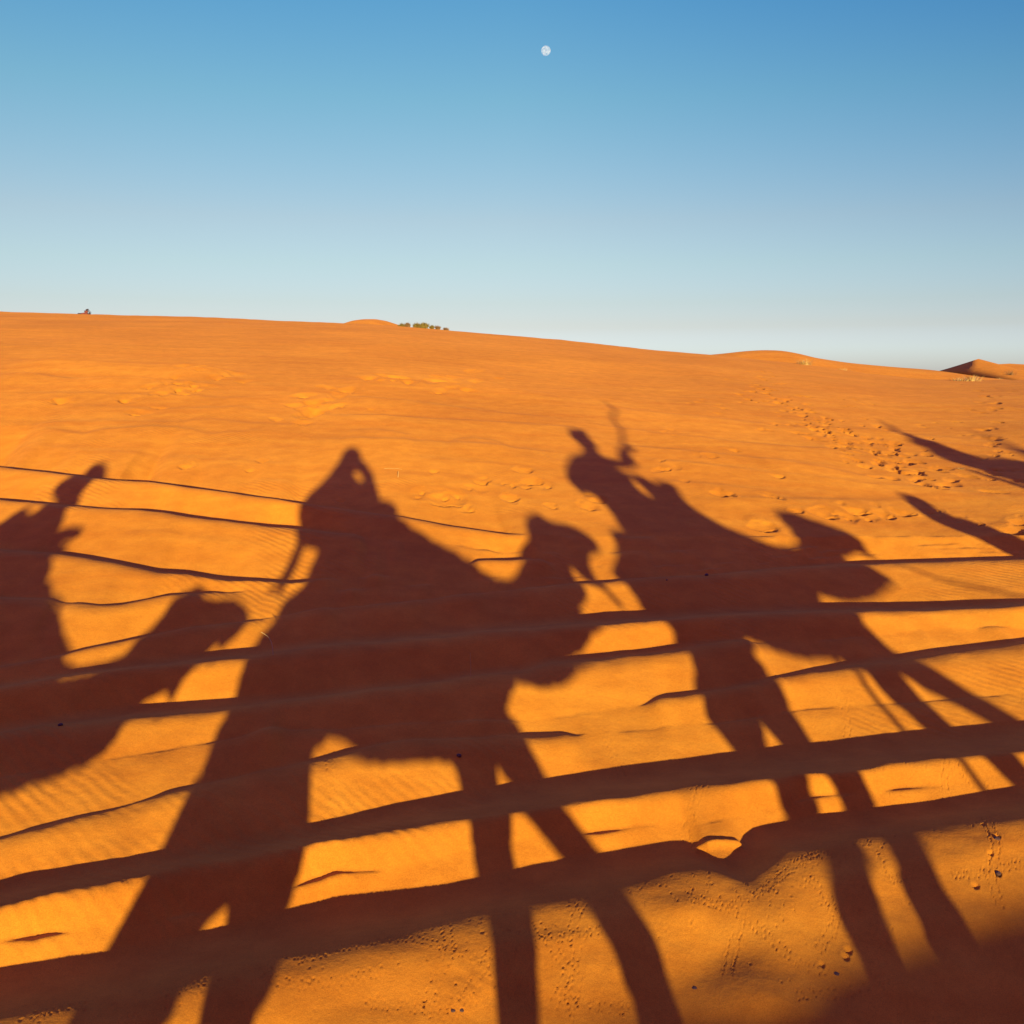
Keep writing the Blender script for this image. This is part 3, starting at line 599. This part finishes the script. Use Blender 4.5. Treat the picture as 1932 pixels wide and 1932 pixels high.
# ---------- caravan: camels, riders and guides that throw the shadows ----------
M_CAMEL=plain('camel_hair',(.30,.19,.09),(.42,.28,.14),14)
M_BLANKET=plain('woven_blanket',(.28,.04,.03),(.40,.10,.05),22)
M_BLUE=plain('blue_robe',(.03,.06,.20),(.05,.10,.30),6)
M_WHITE=plain('white_cotton',(.55,.52,.46),(.68,.65,.58),6)
M_GREY=plain('grey_jacket',(.12,.12,.13),(.20,.20,.21),8)
M_ROPE=plain('rope_fibre',(.25,.17,.08),(.38,.27,.14),60)
def inflate(name,poly,mat,parent,y0,thick,rad,hole=None,fur=.003,grow=.010,step=.045,org=(0,0,0),smooth=True,shift=0.0):
    """a rounded solid whose side view is the given outline (x,z in metres)"""
    def res(pl,d=.03):
        out=[]
        for i in range(len(pl)):
            a=np.array(pl[i]); b=np.array(pl[(i+1)%len(pl)]); n=max(1,int(np.linalg.norm(b-a)/d))
            for k in range(n): out.append(tuple(a+(b-a)*k/n))
        return out
    P=res(poly)
    Q=np.array(P); T=np.roll(Q,-1,0)-np.roll(Q,1,0); T/=np.linalg.norm(T,axis=1)[:,None]+1e-9
    ar=.5*np.sum(Q[:,0]*np.roll(Q[:,1],-1)-np.roll(Q[:,0],-1)*Q[:,1]); Nn=np.stack([T[:,1],-T[:,0]],1)*(1 if ar>0 else -1)
    P=[tuple(q) for q in Q+Nn*(grow+rs.normal(size=(len(Q),1))*fur)]; loops=[P]
    if hole: loops.append(res(hole))
    A=[];E=[]
    for lp in loops:
        s=len(A); A+=lp; E+=[(s+i,s+(i+1)%len(lp)) for i in range(len(lp))]
    A=np.array(A); S0=A[[e[0] for e in E]]; S1=A[[e[1] for e in E]]
    mn=A.min(0); mx=A.max(0); G=np.stack(np.meshgrid(np.arange(mn[0],mx[0],step),np.arange(mn[1],mx[1],step)),-1).reshape(-1,2)+rs.uniform(-.004,.004,(1,2))
    def dist(Q):
        d=S1-S0; t=np.clip(((Q[:,None]-S0)*d).sum(-1)/((d*d).sum(-1)+1e-12),0,1); c=S0+t[...,None]*d; return np.sqrt(((Q[:,None]-c)**2).sum(-1)).min(1)
    def inside(Q):
        x=Q[:,0][:,None]; y=Q[:,1][:,None]; c=((S0[:,1]>y)!=(S1[:,1]>y))&(x<(S1[:,0]-S0[:,0])*(y-S0[:,1])/(S1[:,1]-S0[:,1]+1e-12)+S0[:,0]); return c.sum(1)%2==1
    G=G[inside(G)]; G=G[dist(G)>step*.45]
    pts=[Vector(p) for p in np.vstack([A,G])]
    vo,eo,fo,_,_,_=delaunay_2d_cdt(pts,E,[],0,1e-6)
    vo=np.array([tuple(v) for v in vo]); F_=[f for f in fo]; cen=np.array([vo[list(f)].mean(0) for f in F_]); ok=inside(cen); F_=[f for f,k in zip(F_,ok) if k]
    d=dist(vo); t=thick*np.sqrt(np.clip(1-(1-np.clip(d/rad,0,1))**2,0,1)); t[d<1e-4]=0
    V=[];idx={};idb={}
    for i,(p,tt) in enumerate(zip(vo,t)):
        idx[i]=len(V); V.append((p[0],-tt,p[1]))
        if tt>0: idb[i]=len(V); V.append((p[0],tt,p[1]))
        else: idb[i]=idx[i]
    faces=[tuple(idx[i] for i in f) for f in F_]+[tuple(idb[i] for i in reversed(f)) for f in F_]
    # shift: sideways offset, kept on the same sun ray
    V=[(x+math.tan(AZ)*shift-org[0], y0+shift+y-org[1], z-TS/math.cos(AZ)*shift-org[2]) for x,y,z in V]
    me=bpy.data.meshes.new(name); me.from_pydata(V,[],faces); me.update()
    bm=bmesh.new(); bm.from_mesh(me); bmesh.ops.recalc_face_normals(bm,faces=bm.faces); bm.to_mesh(me); bm.free()
    if smooth:
        for p in me.polygons: p.use_smooth=True
    return link(name,me,mat,parent)
def ribbon(name,pts,w,mat,parent,y0,org=(0,0,0),th=None):
    cu=bpy.data.curves.new(name,'CURVE'); cu.dimensions='3D'; cu.bevel_depth=w*.5; cu.bevel_resolution=2; sp=cu.splines.new('POLY'); sp.points.add(len(pts)-1)
    for i,p in enumerate(pts):
        q=p if len(p)==3 else (p[0],y0,p[1]); sp.points[i].co=(q[0]-org[0],q[1]-org[1],q[2]-org[2],1)
    tmp=bpy.data.objects.new('tmp',cu); me=bpy.data.meshes.new_from_object(tmp); bpy.data.objects.remove(tmp)
    return link(name,me,mat,parent)
Y0=-.35
def empty(name,loc): o=bpy.data.objects.new(name,None); C.objects.link(o); o.location=loc; return o
def camel(cx,body,legs,straps,label):
    org=(cx,Y0,-H); r=empty('camel',org); tag(r,label,'camel','camels of the caravan')
    inflate('body',body,M_CAMEL,r,Y0,.30,.34,org=org,fur=.005)
    for pl,sh in legs: inflate('leg',pl,M_CAMEL,r,Y0,.085,.09,org=org,shift=sh,step=.035)
    for s in straps: ribbon('strap',s,.04,M_ROPE,r,Y0+.2 if False else Y0,org)
    return r
B2=[(-.30,-.61),(-.38,-.76),(-.42,-.88),(-.50,-.94),(-.57,-1.0),(-.62,-1.10),(-.73,-1.21),(-.75,-1.35),(-.77,-1.45),(-.79,-1.56),(-.6,-1.66),(-.40,-1.64),(-.27,-1.58),(-.24,-1.52),(-.15,-1.50),(-.07,-1.52),(.06,-1.56),(.22,-1.575),(.38,-1.57),(.5,-1.59),(.55,-1.63),(.76,-1.62),(.97,-1.58),(.92,-1.49),(.90,-1.44),(.94,-1.38),(1.0,-1.32),(1.11,-1.34),(1.21,-1.35),(1.30,-1.34),(1.43,-1.28),(1.54,-1.25),(1.66,-1.15),(1.77,-1.11),(1.73,-1.08),(1.79,-1.04),(1.85,-1.0),(1.83,-.9),(1.85,-.83),(1.95,-.93),(2.03,-.97),(2.01,-.86),(2.04,-.78),(2.06,-.75),(2.19,-.71),(2.18,-.63),(2.11,-.55),(1.99,-.51),(1.89,-.49),(1.78,-.43),(1.67,-.43),(1.60,-.53),(1.58,-.61),(1.48,-.70),(1.41,-.78),(1.36,-.85),(1.29,-.89),(1.21,-.90),(1.13,-.88),(1.02,-.83),(.97,-.77),(.91,-.75),(.85,-.70),(.79,-.69),(.72,-.64),(.66,-.63),(.60,-.57),(.49,-.52),(.42,-.45),(.30,-.42),(.1,-.43),(-.1,-.46),(-.25,-.52)]
L2=[([(-.80,-1.45),(-.84,-1.66),(-.90,-1.78),(-.97,-1.91),(-1.02,-2.02),(-1.0,-2.2),(-.98,-2.5),(-1.0,-2.72),(-1.04,-2.8),(-.80,-2.8),(-.84,-2.7),(-.86,-2.45),(-.82,-2.2),(-.72,-2.0),(-.66,-1.93),(-.56,-1.87),(-.45,-1.6),(-.45,-1.35),(-.65,-1.3)],-.14),
 ([(-.6,-1.4),(-.62,-1.7),(-.57,-1.89),(-.58,-2.0),(-.60,-2.15),(-.58,-2.45),(-.6,-2.7),(-.62,-2.8),(-.38,-2.8),(-.42,-2.7),(-.46,-2.45),(-.44,-2.15),(-.39,-1.99),(-.33,-1.93),(-.28,-1.82),(-.25,-1.73),(-.26,-1.6),(-.28,-1.45)],.12),
 ([(.54,-1.55),(.55,-1.76),(.555,-1.88),(.53,-1.99),(.51,-2.2),(.50,-2.5),(.50,-2.7),(.49,-2.8),(.73,-2.8),(.64,-2.7),(.62,-2.5),(.63,-2.2),(.67,-2.05),(.70,-1.96),(.73,-1.87),(.73,-1.80),(.75,-1.69),(.76,-1.55)],.12),
 ([(.74,-1.5),(.78,-1.63),(.83,-1.69),(.90,-1.77),(.98,-1.85),(1.04,-1.93),(1.06,-2.03),(1.05,-2.2),(1.05,-2.5),(1.04,-2.7),(1.03,-2.8),(1.27,-2.8),(1.18,-2.7),(1.17,-2.5),(1.2,-2.2),(1.22,-2.03),(1.22,-1.92),(1.17,-1.85),(1.10,-1.77),(1.03,-1.68),(.97,-1.57),(.93,-1.48)],-.14)]
camel(0,B2,L2,[[(-.51,-.58),(-.57,-.76),(-.63,-.88),(-.70,-.92)],[(-.46,-.58),(-.53,-.77),(-.58,-.87),(-.62,-.95)],[(1.98,-.9),(2.06,-1.02),(2.10,-1.08)],[(-.84,-1.6),(-.93,-1.8),(-1.04,-1.99),(-1.07,-2.1)]],'tan saddled camel in the middle of the caravan, its shadow central in the photo')
R2=[(-.10,.285),(-.04,.28),(.01,.22),(.025,.13),(.08,.09),(.11,.03),(.14,-.01),(.18,-.16),(.21,-.30),(.29,-.31),(.35,-.34),(.37,-.38),(.33,-.50),(.40,-.9),(.42,-1.2),(.52,-1.28),(.35,-1.32),(.25,-1.28),(.22,-.9),(.0,-.75),(-.2,-.68),(-.34,-.66),(-.44,-.64),(-.52,-.62),(-.55,-.52),(-.57,-.42),(-.56,-.32),(-.52,-.25),(-.42,-.16),(-.32,-.05),(-.21,.11),(-.17,.23),(-.13,.262)]
r=empty('person',(-.1,Y0,-.7)); tag(r,'hooded rider on the middle camel raising both hands to take a picture','person','riders of the caravan')
inflate('body',R2,M_GREY,r,Y0,.20,.17,hole=[(-.055,-.01),(-.01,0.0),(.035,-.05),(.05,-.095),(.01,-.105),(-.03,-.06)],org=(-.1,Y0,-.7),step=.035,grow=.018)
B3=[(2.55,-.45),(2.55,-.56),(2.39,-.57),(2.38,-.64),(2.33,-.73),(2.27,-.78),(2.19,-.87),(2.23,-.95),(2.26,-1.09),(2.29,-1.16),(2.27,-1.22),(2.20,-1.37),(2.16,-1.43),(2.14,-1.50),(2.3,-1.56),(2.46,-1.52),(2.62,-1.56),(2.71,-1.47),(2.73,-1.33),(2.70,-1.24),(2.79,-1.18),(2.89,-1.22),(2.99,-1.27),(3.16,-1.31),(3.39,-1.30),(3.5,-1.36),(3.62,-1.34),(3.75,-1.36),(3.85,-1.30),(3.82,-1.26),(3.76,-1.15),(3.80,-1.07),(3.85,-1.02),(4.0,-1.06),(4.17,-1.06),(4.30,-1.04),(4.44,-1.0),(4.59,-.93),(4.55,-.88),(4.5,-.8),(4.56,-.80),(4.71,-.76),(4.83,-.79),(4.82,-.71),(4.83,-.66),(4.73,-.56),(4.64,-.52),(4.55,-.48),(4.45,-.41),(4.32,-.4),(4.22,-.5),(4.29,-.5),(4.20,-.58),(4.17,-.66),(4.08,-.70),(3.96,-.70),(3.86,-.68),(3.79,-.65),(3.66,-.58),(3.56,-.52),(3.48,-.42),(3.46,-.35),(3.47,-.25),(3.54,-.16),(3.46,-.11),(3.36,-.12),(3.28,-.2),(3.2,-.3),(3.0,-.36),(2.75,-.42)]
L3=[([(2.2,-1.35),(2.14,-1.5),(2.17,-1.57),(2.21,-1.65),(2.21,-1.78),(2.13,-1.83),(2.08,-1.89),(2.07,-1.95),(2.06,-2.02),(2.06,-2.3),(2.05,-2.7),(2.03,-2.8),(2.27,-2.8),(2.18,-2.7),(2.17,-2.4),(2.2,-2.1),(2.23,-1.98),(2.26,-1.91),(2.31,-1.84),(2.40,-1.77),(2.40,-1.68),(2.41,-1.6),(2.46,-1.51),(2.5,-1.35)],-.14),
 ([(2.4,-1.35),(2.46,-1.51),(2.52,-1.62),(2.54,-1.67),(2.555,-1.76),(2.47,-1.83),(2.44,-1.9),(2.41,-1.96),(2.40,-2.1),(2.42,-2.4),(2.41,-2.7),(2.40,-2.8),(2.64,-2.8),(2.55,-2.7),(2.54,-2.4),(2.56,-2.1),(2.62,-1.94),(2.63,-1.87),(2.66,-1.81),(2.73,-1.76),(2.73,-1.7),(2.715,-1.6),(2.71,-1.47),(2.70,-1.35)],.12),
 ([(3.40,-1.25),(3.42,-1.4),(3.50,-1.58),(3.56,-1.7),(3.56,-2.1),(3.53,-2.4),(3.53,-2.7),(3.52,-2.8),(3.78,-2.8),(3.68,-2.7),(3.67,-2.4),(3.70,-2.2),(3.72,-1.8),(3.68,-1.6),(3.65,-1.5),(3.62,-1.34),(3.64,-1.2)],.12),
 ([(3.56,-1.22),(3.62,-1.34),(3.78,-1.45),(3.94,-1.56),(4.03,-1.7),(4.05,-1.85),(4.06,-2.2),(4.08,-2.5),(4.08,-2.7),(4.06,-2.8),(4.3,-2.8),(4.2,-2.7),(4.2,-2.5),(4.22,-2.2),(4.22,-1.8),(4.17,-1.65),(4.12,-1.55),(3.97,-1.40),(3.83,-1.27),(3.8,-1.15)],-.14)]
camel(3.1,B3,L3,[[(3.39,-1.25),(3.33,-1.38),(3.35,-1.55),(3.38,-1.75)]],'tan camel at the front of the caravan led by the guide with a rope')
R3=[(2.94,.585),(3.03,.585),(3.17,.565),(3.12,.50),(3.09,.45),(3.11,.40),(3.11,.35),(3.03,.27),(3.01,.18),(3.12,.15),(3.22,.13),(3.26,.18),(3.33,.26),(3.44,.31),(3.50,.325),(3.61,.295),(3.46,.255),(3.38,.17),(3.39,.10),(3.30,.06),(3.15,.05),(3.04,.03),(3.06,-.01),(3.18,-.04),(3.27,-.06),(3.32,-.14),(3.4,-.2),(3.38,-.35),(3.38,-.8),(3.4,-1.08),(3.5,-1.15),(3.3,-1.2),(3.22,-1.12),(3.15,-.8),(2.95,-.6),(2.75,-.52),(2.58,-.5),(2.57,-.33),(2.54,-.25),(2.48,-.21),(2.41,-.25),(2.39,-.19),(2.37,-.10),(2.40,-.02),(2.51,.09),(2.64,.18),(2.79,.22),(2.91,.30),(2.91,.38),(2.87,.46)]
r=empty('person',(2.9,Y0,-.55)); tag(r,'rider in a brimmed hat on the front camel holding up a scarf','person','riders of the caravan')
inflate('body',R3,M_BLUE,r,Y0,.20,.17,hole=[(3.12,-.09),(3.16,-.10),(3.155,-.26),(3.11,-.26),(3.08,-.19)],org=(2.9,Y0,-.55),step=.035,grow=.018)
o=ribbon('scarf',[(3.44,.29),(3.60,.44),(3.79,.64),(3.83,.76),(3.95,.87),(4.12,.98),(4.15,1.16)],.045,M_WHITE,None,Y0); tag(o,'thin pale scarf streaming from the raised hand of the front rider','scarf')
B1=[(-2.62,-.6),(-2.54,-.68),(-2.49,-.73),(-2.44,-.84),(-2.33,-.91),(-2.25,-.95),(-2.20,-1.0),(-2.09,-1.08),(-2.01,-1.16),(-1.92,-1.25),(-1.86,-1.27),(-1.76,-1.27),(-1.68,-1.26),(-1.57,-1.23),(-1.52,-1.15),(-1.47,-1.12),(-1.43,-1.04),(-1.37,-.94),(-1.30,-.91),(-1.25,-.89),(-1.2,-.91),(-1.16,-.945),(-1.09,-.96),(-.91,-.97),(-.85,-1.01),(-.80,-1.07),(-.84,-1.12),(-.91,-1.17),(-.95,-1.215),(-.99,-1.18),(-1.03,-1.22),(-1.09,-1.27),(-1.12,-1.30),(-1.15,-1.40),(-1.19,-1.35),(-1.27,-1.37),(-1.33,-1.41),(-1.39,-1.52),(-1.46,-1.56),(-1.58,-1.59),(-1.71,-1.61),(-1.85,-1.64),(-1.98,-1.66),(-2.1,-1.72),(-2.2,-1.85),(-2.4,-1.9),(-2.8,-1.86),(-3.3,-1.84),(-3.6,-1.88),(-3.8,-1.78),(-3.88,-1.4),(-3.75,-1.0),(-3.45,-.75),(-3.2,-.65),(-2.8,-.58)]
def shl(l,dx,dz=0): return [(a+dx,b+dz) for a,b in l]
L1=[([(-3.85,-1.5),(-3.88,-1.9),(-3.95,-2.1),(-3.9,-2.5),(-3.92,-2.8),(-3.68,-2.8),(-3.76,-2.65),(-3.78,-2.3),(-3.7,-2.05),(-3.55,-1.8),(-3.5,-1.5)],-.14),([(-3.6,-1.6),(-3.55,-2.0),(-3.62,-2.2),(-3.5,-2.5),(-3.52,-2.8),(-3.28,-2.8),(-3.36,-2.65),(-3.38,-2.4),(-3.42,-2.15),(-3.35,-1.95),(-3.3,-1.6)],.12),([(-2.6,-1.6),(-2.58,-1.95),(-2.6,-2.25),(-2.58,-2.6),(-2.6,-2.8),(-2.36,-2.8),(-2.44,-2.65),(-2.46,-2.25),(-2.4,-1.95),(-2.36,-1.6)],.12),([(-2.35,-1.6),(-2.34,-1.95),(-2.28,-2.25),(-2.3,-2.6),(-2.3,-2.8),(-2.06,-2.8),(-2.16,-2.65),(-2.14,-2.25),(-2.16,-1.95),(-2.12,-1.65)],-.14)]
camel(-3,B1,L1,[[(-2.55,-.62),(-2.62,-.9),(-2.5,-1.0)]],'tan low necked camel at the rear of the caravan')
R1=[(-3.10,-.23),(-3.12,-.15),(-3.03,-.05),(-3.04,.01),(-3.01,.075),(-2.94,.095),(-2.87,.06),(-2.81,-.02),(-2.78,-.09),(-2.82,-.21),(-2.77,-.34),(-2.72,-.47),(-2.71,-.54),(-2.61,-.51),(-2.51,-.51),(-2.48,-.55),(-2.55,-.59),(-2.63,-.57),(-2.64,-.63),(-2.62,-.9),(-2.58,-1.2),(-2.48,-1.28),(-2.72,-1.3),(-2.8,-.9),(-3.0,-.75),(-3.3,-.7),(-3.42,-.6),(-3.35,-.52),(-3.27,-.49),(-3.21,-.40),(-3.15,-.34),(-3.08,-.39),(-3.02,-.40),(-2.98,-.32),(-3.03,-.27)]
r=empty('person',(-3,Y0,-.7)); tag(r,'rider with a wrapped head leaning back on the rear camel','person','riders of the caravan')
inflate('body',R1,M_WHITE,r,Y0,.19,.15,org=(-3,Y0,-.7),step=.035,grow=.018)
# guide on foot with the lead rope
GA=[(5.64,-.55),(5.72,-.56),(5.74,-.62),(5.68,-.69),(5.68,-.75),(5.76,-.78),(5.80,-.82),(5.84,-.86),(5.87,-.93),(6.0,-.98),(6.1,-1.1),(6.14,-1.5),(6.05,-1.9),(6.08,-2.40),(6.14,-2.48),(5.92,-2.48),(5.9,-2.0),(5.84,-2.0),(5.84,-2.48),(5.66,-2.48),(5.68,-2.0),(5.66,-1.6),(5.68,-1.3),(5.67,-1.12),(5.63,-1.06),(5.53,-.94),(5.48,-.89),(5.43,-.80),(5.46,-.70),(5.54,-.60)]
r=empty('person',(5.85,3,-2.48)); tag(r,'guide on foot in a long robe leading the front camel by a rope','person')
inflate('body',GA,M_BLUE,r,3.0,.15,.16,org=(5.85,3,-2.48),step=.035,grow=.018)
o=ribbon('lead_rope',[(4.78,Y0,-.80),(4.95,.2,-.98),(5.25,1.2,-1.16),(5.55,2.2,-1.3),(5.74,3,-1.36)],.022,M_ROPE,None,0); tag(o,'thin lead rope running from the front camel muzzle to the guide','rope')
# the next riders, ahead and out of the picture
R4=[(8.41,.59),(8.25,.50),(8.10,.42),(7.94,.34),(7.78,.26),(7.54,.12),(7.64,.08),(7.50,-.01),(7.36,-.14),(7.40,-.22),(7.34,-.33),(7.24,-.48),(7.3,-.75),(7.7,-.8),(7.9,-1.1),(8.1,-1.1),(7.98,-.7),(7.90,-.45),(7.87,-.28),(7.85,-.18),(7.90,-.08),(7.89,0),(7.91,.09),(7.92,.16),(7.94,.28),(8.20,.42)]
r4=empty('person',(7.6,3,-.6)); tag(r4,'rider with a long wind blown hood two animals ahead of the photographer','person','riders of the caravan')
b4=inflate('body',R4,M_WHITE,r4,3.0,.17,.15,org=(7.6,3,-.6),step=.035,grow=.004,fur=.008)
c2=[o for o in C.objects if o.name=='camel'][0]
def copy_thing(src,loc,label):
    c=src.copy(); C.objects.link(c); c.location=loc; c['label']=label
    for ch in [o for o in C.objects if o.parent==src]:
        d=ch.copy(); C.objects.link(d); d.parent=c
    return c
copy_thing(c2,(7.75,3,-2.48),'tan camel ahead of the guide carrying the rider with the long hood')
copy_thing(r4,(7.6+1.24,0,-.6+.0),'foremost rider with a long hood at the head of the caravan')
copy_thing(c2,(7.75+1.54,0,-2.8),'foremost tan camel at the head of the caravan')
